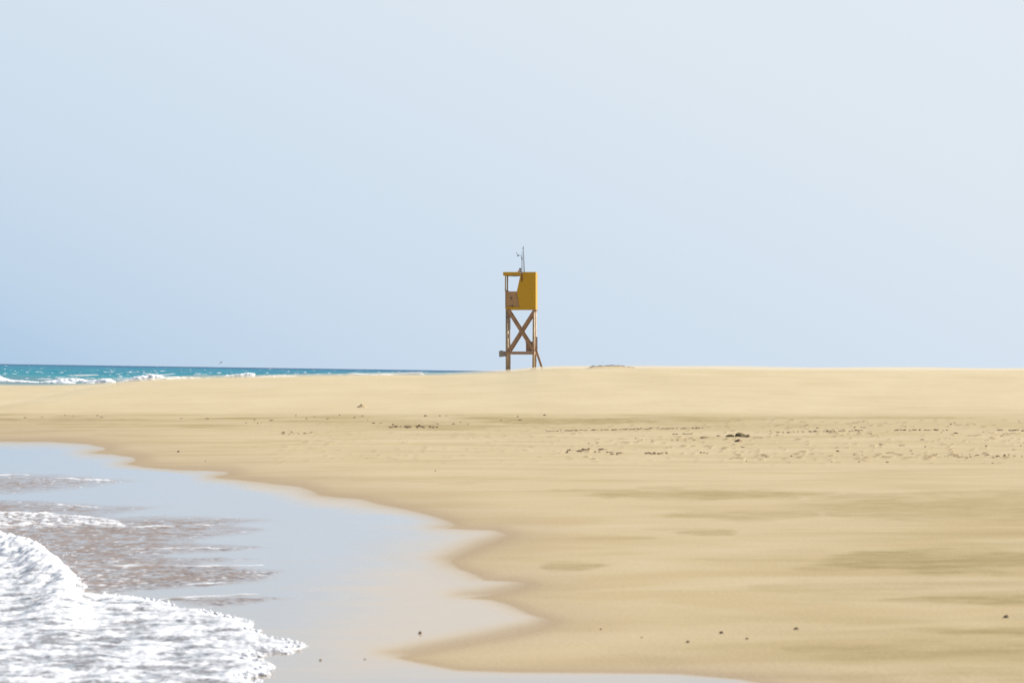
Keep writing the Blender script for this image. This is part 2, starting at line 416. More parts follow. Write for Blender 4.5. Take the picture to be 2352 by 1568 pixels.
FOAM = [(-400, 1190), (-150, 1222), (-40, 1250), (40, 1276), (110, 1300), (160, 1325), (196, 1348), (178, 1364), (240, 1366), (310, 1372), (380, 1386), (440, 1401), (500, 1412), (560, 1424),
        (588, 1432), (570, 1444), (604, 1460), (650, 1474), (714, 1482), (640, 1499), (560, 1514), (592, 1519), (642, 1529), (612, 1549), (545, 1559), (600, 1574), (690, 1600), (760, 1660), (780, 1800), (-400, 1800)]

def worley(x, y, seed=0):
    xi = np.floor(x).astype(np.int64); yi = np.floor(y).astype(np.int64)
    f1 = np.full(x.shape, 9.); f2 = np.full(x.shape, 9.)
    for dx in (-1, 0, 1):
        for dy in (-1, 0, 1):
            a = xi + dx; b = yi + dy
            h = (a * 374761393 + b * 668265263 + seed * 2246822519) & 0xFFFFFFFF
            h = ((h ^ (h >> 13)) * 1274126177) & 0xFFFFFFFF; h = h ^ (h >> 16)
            d = np.hypot(a + (h & 0xFFFF) / 65536. - x, b + ((h >> 8) & 0xFFFF) / 65536. - y)
            f2 = np.where(d < f1, f1, np.minimum(f2, d)); f1 = np.minimum(f1, d)
    return f1, f2
def build_foam():
    t = np.linspace(-.24, .0, 640); Y = 1 / np.linspace(1 / 19.5, 1 / 66., 820)
    Tt, YY = np.meshgrid(t, Y); XX = Tt * YY; Z0 = sand_z(XX, YY)
    qx, qy = proj(XX, YY, Z0)
    jx = 9 * fbm(XX * 4, YY * 1.6, 91, 3); jy = 5 * fbm(XX * 6, YY * 2.5, 92, 3)
    sd = poly_sd(qx + jx, qy + jy, FOAM, .6)
    ins = sd > -1.5
    sdp = np.clip(sd, 0, None)
    scale = YY / 27.
    lip = 1 - np.exp(-sdp / 8.0)
    edge = np.exp(-sdp / 22.)                      # thick rim of foam at the leading edge
    n_big = fbm(XX * 1.6, YY * 1.1, 93, 2); n_mid = fbm(XX * 4.5, YY * 3.2, 94, 3, .5); n_sm = fbm(XX * 11, YY * 8, 95, 3, .6)
    bill = np.abs(fbm(XX * 9, YY * 6.5, 96, 2)); bill2 = np.abs(pnoise(XX * 22, YY * 17, 97))
    db = line_d(qx, qy, BORE)
    sx = sstep(230, 60, qx)
    bore = np.exp(-(db / 48.) ** 2) * sx * (sd > 0) + .55 * np.exp(-(db / 110.) ** 2) * sx
    z = Z0 - .003 + .011 * sstep(-1.5, 5, sd) + lip * (.008 + .014 * edge + .026 * np.clip(n_mid + .25, 0, 1) + .020 * n_big + .005 * n_sm
                            + .010 * (bill * (.3 + edge)) + .002 * bill2)
    z = z + lip * bore * (.225 + .07 * fbm(XX * 3, YY * 1.6, 99, 3) + .03 * bill + .006 * bill2 + .008 * n_sm)
    # white where foam is thick, water showing through in the hollows
    str_ = fbm(XX * 2.6, YY * 2.6, 98, 4, .55)
    k = .10 + 1.15 * str_ + .85 * n_mid + .5 * edge + .9 * bore - .10 * bill2 + .3 * n_big + .45 * n_sm
    foam = sstep(-.06, .26, k) * .96 + .03
    wj = .35 * fbm(XX * 5, YY * 4, 110, 2)
    f1, f2 = worley(XX * 6.5 + wj, YY * 3.6 + wj, 3); g1, g2 = worley(XX * 15 - wj, YY * 9 + wj, 4)
    lace = np.maximum(sstep(.22, .03, f2 - f1), .75 * sstep(.26, .04, g2 - g1))
    hole = sstep(.42, .18, g1) * sstep(.9, .2, k) * (1 - .8 * np.clip(bore, 0, 1))
    foam = np.maximum(foam * (1 - .55 * hole), lace * np.clip(.55 + .8 * k, 0, .85))
    foam = np.clip(foam, 0, 1) * sstep(-1.5, 1.0, sd)
    V = np.stack([XX, YY, z], -1).reshape(-1, 3)
    F = grid_faces(len(Y), len(t), ins)
    at = foam.ravel()
    # beads of foam and flying drops along the rim
    rim = np.argwhere((sd > 0) & (sd < 5) & (qx > -150) & (qy < 1640))
    pick = rim[RNG.choice(len(rim), 520)]
    ico = bmesh.new(); bmesh.ops.create_icosphere(ico, subdivisions=2, radius=1)
    iv = np.array([v.co for v in ico.verts]); iff = np.array([[v.index for v in q.verts] for q in ico.faces]); ico.free()
    return V, F, at, XX, YY, z, pick, db, iv, iff, bore
def make_foam():
    V, F, at, XX, YY, z, pick, db, iv, iff, bore = build_foam()
    # triangles so that quads and beads share one mesh
    T = np.concatenate([F[:, [0, 1, 2]], F[:, [0, 2, 3]]])
    VV = [V]; TT = [T]; AA = [at]; off = len(V)
    for (i, j) in pick:
        p = np.array([XX[i, j], YY[i, j], z[i, j]])
        r = RNG.uniform(.006, .017) * (1 + .6 * bore[i, j])
        nz = 1 + .22 * np.sin(iv @ RNG.normal(size=3) * 3)
        w = iv * r * np.array([RNG.uniform(1, 1.7), RNG.uniform(1, 1.6), .8]) * nz[:, None]
        p = p + np.array([RNG.normal() * .02, RNG.normal() * .06, RNG.uniform(-.3, .5) * r])
        VV.append(w + p); TT.append(iff + off); AA.append(np.full(len(iv), 1.0)); off += len(iv)
    b2 = np.argwhere((bore > .6))
    for (i, j) in b2[RNG.choice(len(b2), 110)]:
        p = np.array([XX[i, j] + RNG.uniform(0, .25), YY[i, j] + RNG.normal() * .2, z[i, j] + RNG.exponential(.05)])
        r = RNG.uniform(.003, .007)
        VV.append(iv * r + p); TT.append(iff + off); AA.append(np.full(len(iv), 1.0)); off += len(iv)
    o = mesh_np('sea_foam', np.concatenate(VV), np.concatenate(TT), foam_mat, True, {'foam': np.concatenate(AA)})
    tag(o, 'thick white swash foam rolling over the wet sand at lower left', None, None, 'stuff')
make_foam()

# ------------------------------------------------------------------ open sea
sea_mat, nt, bs = new_mat('sea_water')
f = attr(nt, 'foam'); dist = attr(nt, 'dist'); silt = attr(nt, 'silt'); patch = attr(nt, 'deep')
c = ramp(nt, dist, [(0.0, (.03, .22, .235)), (.35, (.0, .25, .30)), (.62, (.0, .205, .31)), (.82, (.002, .10, .22)), (1.0, (.012, .055, .16))])
c = mixc(nt, mth(nt, 'MULTIPLY', patch, .55), c, (.0, .135, .225))
c = mixc(nt, silt, c, (.215, .275, .265))
nt.links.new(c, bs.inputs['Base Color'])
bs.inputs['Roughness'].default_value = .28; bs.inputs['IOR'].default_value = 1.33; bs.inputs['Specular IOR Level'].default_value = .04
bp = N(nt, 'ShaderNodeBump'); bp.inputs['Distance'].default_value = .35; bp.inputs['Strength'].default_value = .7
nt.links.new(noise(nt, .7, 4, (1, .7, 1), .6), bp.inputs['Height']); nt.links.new(bp.outputs[0], bs.inputs['Normal'])
foam_mix(nt, bs, f, nt.nodes['Material Output'], .4)

def build_sea():
    t = np.concatenate([np.linspace(-.9, -.2, 25)[:-1], np.linspace(-.2, .03, 560), np.linspace(.03, .9, 40)[1:]])
    Y = np.concatenate([np.linspace(215, 360, 60)[:-1], np.linspace(360, 1100, 620)[:-1], np.geomspace(1100, 4200, 330)[:-1], np.geomspace(4200, 40000, 30)])
    Tt, YY = np.meshgrid(t, Y); XX = Tt * YY
    amp = np.interp(YY, [215, 330, 500, 1000, 2000, 4200, 5200], [.03, .12, .28, .5, 1.1, 1.6, 0])
    w1 = fbm(XX / 26, YY / 13, 101, 2); w2 = fbm(XX / 9, YY / 5.5, 102, 2); w3 = fbm(XX / 60, YY / 45, 103, 2)
    big = np.interp(YY, [1000, 2400], [0, 1])
    hgt = (.55 * (1 - np.abs(w1) * 2) + .35 * w2) * (1 - big * .5) + big * .95 * w3
    z = amp * hgt
    cap = fbm(XX / 4.2, YY / 6, 104, 3, .6) + .40 * w1
    sparse = fbm(XX / 70, YY / 90, 105, 2)
    foam = sstep(.69, .77, cap + .12 * sparse - .03 * big) * np.interp(YY, [300, 420, 2500, 4500], [0, 1, 1, .3])
    cap2 = fbm(XX / 1.7, YY / 4, 106, 2)
    foam = np.maximum(foam, sstep(.70, .78, cap2 + .25 * w2) * .75 * np.interp(YY, [300, 420, 900, 1400], [0, 1, .7, 0]))
    z = z + foam * np.interp(YY, [300, 900, 2500], [.06, .22, .5])
    ydist = np.interp(YY, [330, 520, 900, 2000, 3500, 6500], [0, .3, .45, .6, .82, 1.0])
    silt = np.interp(YY, [300, 420, 560, 700], [1, .85, .25, 0]) * np.clip(.85 + .8 * fbm(XX / 18, YY / 30, 107, 3), 0, 1)
    deep = np.clip(.5 + 1.4 * fbm(XX / 40, YY / 120, 108, 3), 0, 1)
    V = np.stack([XX, YY, z], -1).reshape(-1, 3)
    o = mesh_np('sea', V, grid_faces(len(Y), len(t)), sea_mat, True, {'foam': foam, 'dist': ydist, 'silt': silt, 'deep': deep})
    tag(o, 'choppy turquoise sea flecked with whitecaps behind the sand spit', None, None, 'structure')
build_sea()

# ------------------------------------------------------------------ surf: breakers seen over the spit, and their spray
surf_mat, nt, bs = new_mat('surf_foam')
bs.inputs['Base Color'].default_value = (.86, .875, .885, 1); bs.inputs['Roughness'].default_value = .8; bs.inputs['Subsurface Weight'].default_value = .8; bs.inputs['Subsurface Radius'].default_value = (1, 1, 1); bs.inputs['Subsurface Scale'].default_value = .6
spray_mat, nt, bs = new_mat('spray_drops')
bs.inputs['Base Color'].default_value = (.86, .88, .9, 1); bs.inputs['Roughness'].default_value = .6; bs.inputs['Alpha'].default_value = .55

# breakers: picture distance Y, list of (qx, base qy, crest qy)
SURF = [(405, [(-260, 868, 858), (-60, 872, 856), (-10, 874, 859), (8, 874, 865), (25, 875.5, 871), (60, 876, 873.2), (92, 877, 876)]),
        (392, [(95, 877, 876), (112, 878, 873.5), (130, 878.5, 874), (160, 879, 875), (176, 879, 878)]),
        (430, [(126, 872, 871.5), (138, 873, 867.5), (148, 874, 869), (170, 875, 868), (190, 876, 869.5), (214, 876, 874)]),
        (412, [(190, 877, 875.5), (205, 877, 873.5), (228, 877, 871.5), (246, 877, 868.5), (258, 876, 870.5), (268, 876, 874)]),
        (400, [(268, 880, 876), (280, 880, 871), (296, 880.5, 869), (310, 881, 864), (322, 881, 861.5), (335, 881, 862.5), (348, 881, 859.5), (362, 881, 862), (376, 881, 865), (395, 881, 868), (420, 881, 872), (445, 881, 874), (462, 880, 878)]),
        (440, [(360, 872, 866), (385, 873, 864), (400, 873, 862.8), (420, 873, 865), (450, 873, 867.5), (500, 873, 869.5), (560, 873, 870), (610, 872, 870)]),
        (560, [(520, 862, 861), (540, 862, 859.5), (560, 861.5, 858.5), (575, 861, 856), (584, 860, 857), (588, 860, 859)]),
        (600, [(580, 866, 865.4), (610, 867, 864.6), (640, 868, 863.8), (660, 868, 862.2), (672, 867, 864), (690, 868, 866.5)]),
        (700, [(596, 864, 863.2), (630, 865, 862), (655, 865, 861), (672, 864.5, 861.5), (682, 864, 863.3)]),
        (1050, [(800, 858, 857.4), (812, 859, 856), (826, 860, 857.3), (850, 860.5, 859), (880, 860.5, 858.8), (905, 860.5, 859.8)]),
        (1250, [(868, 858, 857.4), (890, 859, 857), (920, 859.5, 857.8), (950, 859.5, 855.6), (968, 859, 855.2), (976, 859, 857.5)])]

def build_surf():
    VV = []; FF = []; off = 0; spray = []
    for bi, (Yb, pts) in enumerate(SURF):
        P = np.array(pts, float); hor = 835 + (P[:, 0]) * 16 / 1100
        X = (P[:, 0] - W2) / FQ * Yb
        zb = H - (P[:, 1] - hor) / FQ * Yb; zt = H - (P[:, 2] - hor) / FQ * Yb
        n = int(max(40, (X[-1] - X[0]) / (.00012 * Yb) * .5)); n = min(n, 420)
        xs = np.linspace(X[0], X[-1], n)
        b = np.interp(xs, X, zb); tp = np.interp(xs, X, zt); hh = np.maximum(tp - b, .04)
        e = np.sin(np.clip((xs - X[0]) / (X[-1] - X[0]), 0, 1) * math.pi) ** .35
        m = 22; ph = np.linspace(0, math.pi, m)
        S, PH = np.meshgrid(xs, ph, indexing='ij')
        Hh = hh[:, None] * e[:, None]
        lump = 1 + .38 * fbm(S * 1.6 + 50 * bi, PH * 2.2, 120 + bi, 3, .6) + .35 * np.abs(pnoise(S * 5, PH * 6, 140 + bi))
        yy = Yb - np.cos(PH) * (Hh * .9 + .4) * lump + .6 * pnoise(S * .3, PH * 0, 150 + bi)
        zz = np.minimum(b[:, None], .15) - .35 + (b[:, None] - np.minimum(b[:, None], .15) + .35 + Hh) * np.sin(PH) ** .7 * (.55 + .45 * lump)
        V = np.stack([S, yy, zz], -1).reshape(-1, 3)
        F = grid_faces(n, m) + off
        VV.append(V); FF.append(F); off += len(V)
        k = int(220 * (hh.max() / 1.0) ** 1.2) + 60
        ii = RNG.choice(n, k, p=hh ** 2 / np.sum(hh ** 2))
        for i in ii:
            d = RNG.exponential(.35) * hh[i] + .02
            spray.append((xs[i] - d * RNG.uniform(.2, 2.6) + RNG.normal() * .1, Yb + RNG.normal() * .5, tp[i] - .1 * hh[i] + d * RNG.uniform(-.3, .9), RNG.uniform(.012, .035) * (Yb / 420)))
    # long wind-blown plumes trailing left from the tops
    for (x0, x1, y0, y1, Yb, k) in [(545, 672, 866, 861, 610, 2200), (860, 972, 860.5, 853.5, 1250, 2600), (150, 225, 860, 860, 410, 1500), (330, 372, 856, 861, 402, 900), (500, 586, 864, 856, 565, 1200), (250, 330, 868, 867, 425, 1200), (340, 396, 862, 858, 560, 1000), (600, 690, 865, 860.5, 640, 900)]:
        for _ in range(k):
            u = RNG.beta(2.2, 1.3); qx = x0 + (x1 - x0) * u
            hor = 835 + qx * 16 / 1100
            qy = y0 + (y1 - y0) * u + abs(RNG.normal()) * (3.2 if Yb < 800 else 2.6) * (1.15 - u)
            spray.append(((qx - W2) / FQ * Yb, Yb + RNG.normal() * 1.0, H - (qy - hor) / FQ * Yb, RNG.uniform(.016, .038) * (Yb / 420)))
    o = mesh_np('surf_foam', np.concatenate(VV), np.concatenate(FF), surf_mat, True)
    tag(o, 'white surf breaking along the far side of the sand spit', None, None, 'stuff')
    base = np.array([(1, 0, -.5), (-.5, .87, -.5), (-.5, -.87, -.5), (0, 0, 1)]); tf = np.array([(0, 2, 1), (0, 1, 3), (1, 2, 3), (2, 0, 3)])
    S = np.array(spray); S = S[S[:, 2] > -.1]
    V = (base[None] * S[:, None, 3:4] + S[:, None, :3]).reshape(-1, 3)
    F = (tf[None] + 4 * np.arange(len(S))[:, None, None]).reshape(-1, 3)
    o = mesh_np('sea_spray', V, F, spray_mat, False)
    tag(o, 'fine white spray blown leftwards off the breaking waves', None, None, 'stuff')
build_surf()

# ------------------------------------------------------------------ low sheet of sand blowing over the crest
bsm = bpy.data.materials.new('blowing_sand'); bsm.use_nodes = True; nt = bsm.node_tree
nt.nodes.remove(nt.nodes['Principled BSDF'])
pv = N(nt, 'ShaderNodeVolumePrincipled'); pv.inputs['Color'].default_value = (.93, .84, .66, 1)
pv.inputs['Density'].default_value = .045; pv.inputs['Anisotropy'].default_value = .3
nt.links.new(pv.outputs[0], nt.nodes['Material Output'].inputs['Volume'])
def build_blow():
    xs = np.linspace(-60, 60, 161); ys = np.linspace(128, 234, 61)
    X, Y = np.meshgrid(xs, ys); Z = sand_z(X, Y)
    ed = np.minimum(sstep(128, 150, Y), sstep(234, 222, Y))
    top = Z + .01 + ed * (.13 + .10 * fbm(X / 7, Y / 25, 201, 2))
    bot = Z - .06
    nr, nc = X.shape; n = nr * nc
    V = np.concatenate([np.stack([X, Y, top], -1).reshape(-1, 3), np.stack([X, Y, bot], -1).reshape(-1, 3)])
    g = grid_faces(nr, nc)
    F = [g, g[:, ::-1] + n]
    idx = np.arange(n).reshape(nr, nc)
    for e, fl in ((idx[0], 0), (idx[-1], 1), (idx[:, 0], 1), (idx[:, -1], 0)):
        q = np.stack([e[:-1], e[:-1] + n, e[1:] + n, e[1:]], -1)
        F.append(q[:, ::-1] if fl else q)
    o = mesh_np('blowing_sand', V, np.concatenate(F), bsm, False)
    bm = bmesh.new(); bm.from_mesh(o.data); bmesh.ops.recalc_face_normals(bm, faces=bm.faces); bm.to_mesh(o.data); bm.free()
    tag(o, 'thin veil of wind-blown sand drifting over the crest of the beach', None, None, 'stuff')
build_blow()

# ------------------------------------------------------------------ lifeguard tower
def paint(name, base, rough=.55, var=.12, wear=None, scale=6):
    m, nt, bs = new_mat(name)
    n = noise(nt, scale, 4)
    dark = tuple(x * (1 - var) for x in base); lite = tuple(min(1, x * (1 + var)) for x in base)
    c = ramp(nt, n, [(.3, dark), (.7, lite)])
    if wear:
        w = noise(nt, 9, 5, (1, 1, .35), .65)
        c = mixc(nt, ramp(nt, w, [(.56, 0.0), (.68, .8)]), c, wear)
    nt.links.new(c, bs.inputs['Base Color']); bs.inputs['Roughness'].default_value = rough
    bp = N(nt, 'ShaderNodeBump'); bp.inputs['Distance'].default_value = .004; bp.inputs['Strength'].default_value = .3
    nt.links.new(noise(nt, 40, 3, (1, 1, .25)), bp.inputs['Height']); nt.links.new(bp.outputs[0], bs.inputs['Normal'])
    return m
M_yel = paint('yellow_paint', (.58, .315, .003), .45, .05)
M_tan = paint('tan_panel', (.44, .255, .12), .6, .08, (.34, .21, .11))
M_wood = paint('brown_timber', (.37, .215, .125), .65, .14, (.46, .34, .23))
M_post = paint('weathered_post', (.46, .345, .23), .6, .25, (.64, .56, .46))
M_dark = paint('dark_metal', (.035, .04, .05), .5, .2)
M_grey = paint('grey_metal', (.07, .08, .095), .45, .15)
M_lite = paint('pale_board', (.62, .52, .46), .6, .1, (.45, .36, .3))
M_rust = paint('rusty_pipe', (.22, .10, .05), .7, .3)

def bm_obj(name, bm, mat, parent, bev=.006):
    if bev:
        es = [e for e in bm.edges if len(e.link_faces) == 2 and e.calc_face_angle(0) > .6]
        if es: bmesh.ops.bevel(bm, geom=es, offset=bev, segments=1, affect='EDGES')
    bmesh.ops.recalc_face_normals(bm, faces=bm.faces)
    me = bpy.data.meshes.new(name); bm.to_mesh(me); bm.free(); me.materials.append(mat)
    o = bpy.data.objects.new(name, me); col.objects.link(o); o.parent = parent
    return o

def add_box(bm, x0, x1, y0, y1, z0, z1):
    vs = [bm.verts.new(p) for p in ((x0, y0, z0), (x1, y0, z0), (x1, y1, z0), (x0, y1, z0), (x0, y0, z1), (x1, y0, z1), (x1, y1, z1), (x0, y1, z1))]
    for q in ((3, 2, 1, 0), (4, 5, 6, 7), (0, 1, 5, 4), (1, 2, 6, 5), (2, 3, 7, 6), (3, 0, 4, 7)): bm.faces.new([vs[i] for i in q])

def box(name, a, mat, parent, bev=.006):
    bm = bmesh.new(); add_box(bm, *a); return bm_obj(name, bm, mat, parent, bev)

def add_bar(bm, p, q, w, d, up=Vector((0, 1, 0))):
    """rectangular bar from p to q; w across in the plane normal to 'up', d along 'up'"""
    p = Vector(p); q = Vector(q); ax = (q - p).normalized(); s = ax.cross(up).normalized(); u = s.cross(ax).normalized()
    r = []
    for b in (p, q):
        r.append([bm.verts.new(b + s * (w / 2) * i + u * (d / 2) * j) for i, j in ((-1, -1), (1, -1), (1, 1), (-1, 1))])
    bm.faces.new(r[0][::-1]); bm.faces.new(r[1])
    for k in range(4): bm.faces.new([r[0][k], r[0][(k + 1) % 4], r[1][(k + 1) % 4], r[1][k]])

def bar(name, p, q, w, d, mat, parent, up=Vector((0, 1, 0)), bev=.006):
    bm = bmesh.new(); add_bar(bm, p, q, w, d, up); return bm_obj(name, bm, mat, parent, bev)

def add_tube(bm, pts, rad, n=10):
    rings = []; pts = [Vector(p) for p in pts]
    for i, p in enumerate(pts):
        a = pts[max(i - 1, 0)]; b = pts[min(i + 1, len(pts) - 1)]; ax = (b - a).normalized()
        ref = Vector((0, 1, 0)) if abs(ax.y) < .9 else Vector((1, 0, 0))
        s = ax.cross(ref).normalized(); u = s.cross(ax)
        r = rad[i] if isinstance(rad, (list, tuple)) else rad
        rings.append([bm.verts.new(p + (s * math.cos(k * 2 * math.pi / n) + u * math.sin(k * 2 * math.pi / n)) * r) for k in range(n)])
    for a, b in zip(rings[:-1], rings[1:]):
        for k in range(n): bm.faces.new([a[k], a[(k + 1) % n], b[(k + 1) % n], b[k]])
    bm.faces.new(rings[0][::-1]); bm.faces.new(rings[-1])

def tube(name, pts, rad, mat, parent, n=10):
    bm = bmesh.new(); add_tube(bm, pts, rad, n); o = bm_obj(name, bm, mat, parent, 0)
    o.data.polygons.foreach_set('use_smooth', np.array([len(p.vertices) == 4 for p in o.data.polygons])); return o

def prism(name, poly, y0, y1, mat, parent, bev=.006):
    bm = bmesh.new()
    a = [bm.verts.new((x, y0, z)) for x, z in poly]; b = [bm.verts.new((x, y1, z)) for x, z in poly]
    bm.faces.new(a); bm.faces.new(b[::-1])
    for i in range(len(poly)):
        j = (i + 1) % len(poly); bm.faces.new([a[i], b[i], b[j], a[j]])
    return bm_obj(name, bm, mat, parent, bev)

TY = 215.0
def build_tower():
    # local frame: x from crop pixel 515, z up from 1475 (200 px to the metre), front face y = 0, depth D
    def cx(p): return (p - 515) / 200.0
    def cz(p): return (1475 - p) / 200.0
    D = 1.95
    root = bpy.data.objects.new('lifeguard_tower', None); col.objects.link(root)
    tag(root, 'yellow lifeguard watchtower on tall brown cross-braced legs standing on the sand crest', 'lifeguard tower')
    qx, qy = (1900 + 515 / 2.8) * .57422, (960 + 1475 / 2.8) * .57422
    d = ray(qx, qy)
    root.location = (d.x * TY, TY, H + d.z * TY)
    root.rotation_euler = (0, -ROLL, math.radians(-3.3))
    zb = -.5
    # ---- cabin
    side = [(314, 358), (680, 358), (680, 777), (340, 777), (340, 748), (498, 748), (468, 575), (507, 395), (314, 395)]
    pol = [(cx(x), cz(z)) for x, z in side]
    prism('side_wall', pol, 0, .06, M_yel, root); prism('side_wall', pol, D - .06, D, M_yel, root)
    box('back_wall', (cx(680) - .05, cx(680) - .004, .062, D - .062, cz(777) + .004, cz(358) - .004), M_yel, root)
    box('roof', (cx(314) + .004, cx(680) - .052, .062, D - .062, cz(358) - .075, cz(358) - .012), M_yel, root)
    box('roof_fascia', (cx(314) + .004, cx(314) + .05, .062, D - .062, cz(395), cz(358) - .077), M_yel, root)
    box('floor', (cx(340), cx(680) - .052, .062, D - .062, cz(772), cz(748) - .02), M_wood, root)
    par = [(343, 575), (466.5, 575), (496, 746), (343, 746)]
    for yy in ((.012, .045), (D - .045, D - .012)):
        pn = prism('parapet_panel', [(cx(x), cz(z)) for x, z in par], yy[0], yy[1], M_tan, root)
        fy = yy[0] - .010 if yy[0] < 1 else yy[1] - .008
        bm = bmesh.new()
        P = [Vector((cx(x), fy + .008, cz(z))) for x, z in ((347, 578), (463, 578), (492, 742), (347, 742))]
        for i in range(4): add_bar(bm, P[i], P[(i + 1) % 4], .03, .016)
        bm_obj('panel_trim', bm, M_wood, pn, 0)
        if yy[0] < 1:
            bar('latch', (cx(398), -.02, cz(640)), (cx(413), -.02, cz(660)), .045, .03, M_dark, pn)
            box('hinge', (cx(411), cx(422), -.03, .01, cz(746), cz(731)), M_dark, pn)
    box('front_panel', (cx(338), cx(342), .02, D - .02, cz(762), cz(574)), M_wood, root)
    box('hand_rail', (cx(334), cx(354), .07, D - .07, cz(574), cz(567)), M_wood, root)
    box('bench', (cx(380), cx(455), .2, D - .2, cz(712), cz(704)), M_wood, root)
    # window posts: one at each front corner, leaning slightly
    for y in (.02, D - .09):
        p = bar('corner_post', (cx(340), y + .035, cz(575)), (cx(342), y + .035, cz(393)), .075, .07, M_post, root)
    bar('strut', (cx(350), .10, cz(556)), (cx(384), .10, cz(580)), .04, .03, M_wood, root)
    box('light_strip', (cx(408), cx(458), .2, D - .4, cz(399), cz(394.5)), M_dark, root)
    # ---- legs
    for y in (.07, D - .07):
        tube('leg', [(cx(361), y + .02, zb), (cx(359), y + .02, cz(778))], [.085, .08], M_post, root, 16)
        tube('leg', [(cx(653), y + .02, zb), (cx(660), y + .02, cz(778))], [.072, .068], M_post, root, 16)
    # steel channel beside the seaward legs, a dark pipe in front of it
    for y in (.25, D - .25):
        tube('drain_pipe', [(cx(346), y, zb), (cx(345), y, cz(778))], .028, M_dark, root)
    for y in (-.035, D + .035):
        s = 1 if y < 1 else -1
        bar('brace', (cx(362), y, cz(779)), (cx(660), y, cz(1246)), .155, .06, M_wood, root)
        bar('brace', (cx(668), y + .064 * s * .98, cz(779)), (cx(372), y + .064 * s * .98, cz(1246)), .155, .06, M_wood, root)
        bar('lower_beam', (cx(338), y - .02 * s, cz(1262)), (cx(664), y - .02 * s, cz(1264)), .155, .085, M_wood, root)
    bar('brace', (cx(700) - .2, .16, cz(790)), (cx(700) - .2, D - .16, cz(1240)), .12, .05, M_wood, root, Vector((1, 0, 0)))
    bar('cross_beam', (cx(650), .16, cz(1262)), (cx(650), D - .16, cz(1262)), .14, .09, M_wood, root, Vector((1, 0, 0)))
    bar('cross_beam', (cx(356), .16, cz(1262)), (cx(356), D - .16, cz(1262)), .14, .09, M_wood, root, Vector((1, 0, 0)))
    box('bracket', (cx(408), cx(424), .01, .07, cz(835), cz(820)), M_dark, root)
    box('foot_plate', (cx(618), cx(690), -.12, .3, cz(1452), cz(1441)), M_wood, root)
    tube('sunlit_edge_tube', [(cx(386), .5, zb), (cx(387), .5, cz(778))], .024, M_lite, root)  # pale tube added as a light edge line, imitating the legs' sunlit side
    # ---- side box hanging off the beam end
    bm = bmesh.new()
    P = [(267, 1240), (342, 1246), (341, 1301), (271, 1308)]
    a = [bm.verts.new((cx(x), .0, cz(z))) for x, z in P]; b = [bm.verts.new((cx(x), .5, cz(z))) for x, z in P]
    bm.faces.new(a); bm.faces.new(b[::-1])
    for i in (1, 2, 3): bm.faces.new([a[i], b[i], b[(i + 1) % 4], a[(i + 1) % 4]])
    bmesh.ops.solidify(bm, geom=list(bm.faces), thickness=.015)
    sb = bm_obj('side_box', bm, M_lite, root, 0)
    bm = bmesh.new(); bmesh.ops.create_icosphere(bm, subdivisions=2, radius=.1)
    bmesh.ops.scale(bm, vec=(1.1, 1, .55), verts=bm.verts); bmesh.ops.translate(bm, vec=(cx(296), .22, cz(1246)), verts=bm.verts)
    bm_obj('rope_coil', bm, M_dark, sb, 0)
    # ---- board box at the ladder landing
    lb = box('landing_box', (cx(569), cx(648), .15, .75, cz(1246), cz(1144)), M_wood, root)
    box('lid', (cx(558), cx(650), .12, .80, cz(1143), cz(1137)), M_dark, lb)
    # ---- ladder leaning out to the right
    lad = bpy.data.objects.new('ladder', None); col.objects.link(lad); lad.parent = root
    for y in (.35, 1.05):
        bar('stringer', (cx(657), y, cz(1172)), (cx(756), y, cz(1470)), .085, .05, M_wood, lad)
    for k in range(6):
        u = .16 + k * .155; x = 657 + 99 * u; z = 1172 + 298 * u
        box('rung', (cx(x) - .055, cx(x) + .075, .375, 1.025, cz(z) - .018, cz(z) + .018), M_post, lad, .004)
    for y in (.32, 1.08):
        bar('hand_grip', (cx(686), y, cz(1240)), (cx(684), y, cz(1082)), .035, .035, M_rust, lad)
    box('landing_step', (cx(666), cx(696), .2, 1.2, cz(1296), cz(1285)), M_wood, root)
    tube('cable', [(cx(676), .5, cz(1300)), (cx(681), .5, cz(1350)), (cx(675), .5, cz(1410)), (cx(677), .5, cz(1460))], .012, M_dark, root)
    # ---- roof gear
    tube('antenna_mast', [(cx(546), .5, cz(362)), (cx(541), .5, cz(210)), (cx(536), .5, cz(64))], [.026, .021, .015], M_grey, root, 8)
    bm = bmesh.new(); bmesh.ops.create_icosphere(bm, subdivisions=2, radius=.028); bmesh.ops.translate(bm, vec=(cx(529), .5, cz(91)), verts=bm.verts)
    bm_obj('mast_light', bm, M_dark, root, 0)
    wp = tube('sensor_pole', [(cx(526), -.02, cz(420)), (cx(526), -.02, cz(340)), (cx(527), -.02, cz(200)), (cx(528), -.02, cz(122))], [.022, .022, .016, .011], M_grey, root, 8)
    box('clamp', (cx(520), cx(532), -.05, .01, cz(222), cz(198)), M_dark, wp)
    ar = [(527, 205), (519, 186), (509, 174), (498, 167), (486, 166)]
    arm = tube('sensor_arm', [(cx(x), -.02, cz(z)) for x, z in ar], .009, M_grey, wp, 6)
    vane = tube('wind_cup_rotor', [(cx(482), -.02, cz(178)), (cx(482), -.02, cz(160))], .012, M_dark, arm, 8)
    bm = bmesh.new()
    for (x, z) in ((467, 146), (475, 176), (489, 177)):
        bmesh.ops.create_icosphere(bm, subdivisions=2, radius=.024, matrix=Matrix.Translation((cx(x), -.02, cz(z))) @ Matrix.Diagonal((1, 1, 1.25, 1)))
        add_tube(bm, [(cx(482), -.02, cz(165)), (cx(x), -.02, cz(z))], .008, 6)
    bm_obj('wind_cup', bm, M_dark, vane, 0)
    tube('wall_bracket', [(cx(526), -.02, cz(366)), (cx(525), -.02, cz(468))], .028, M_rust, root, 8)
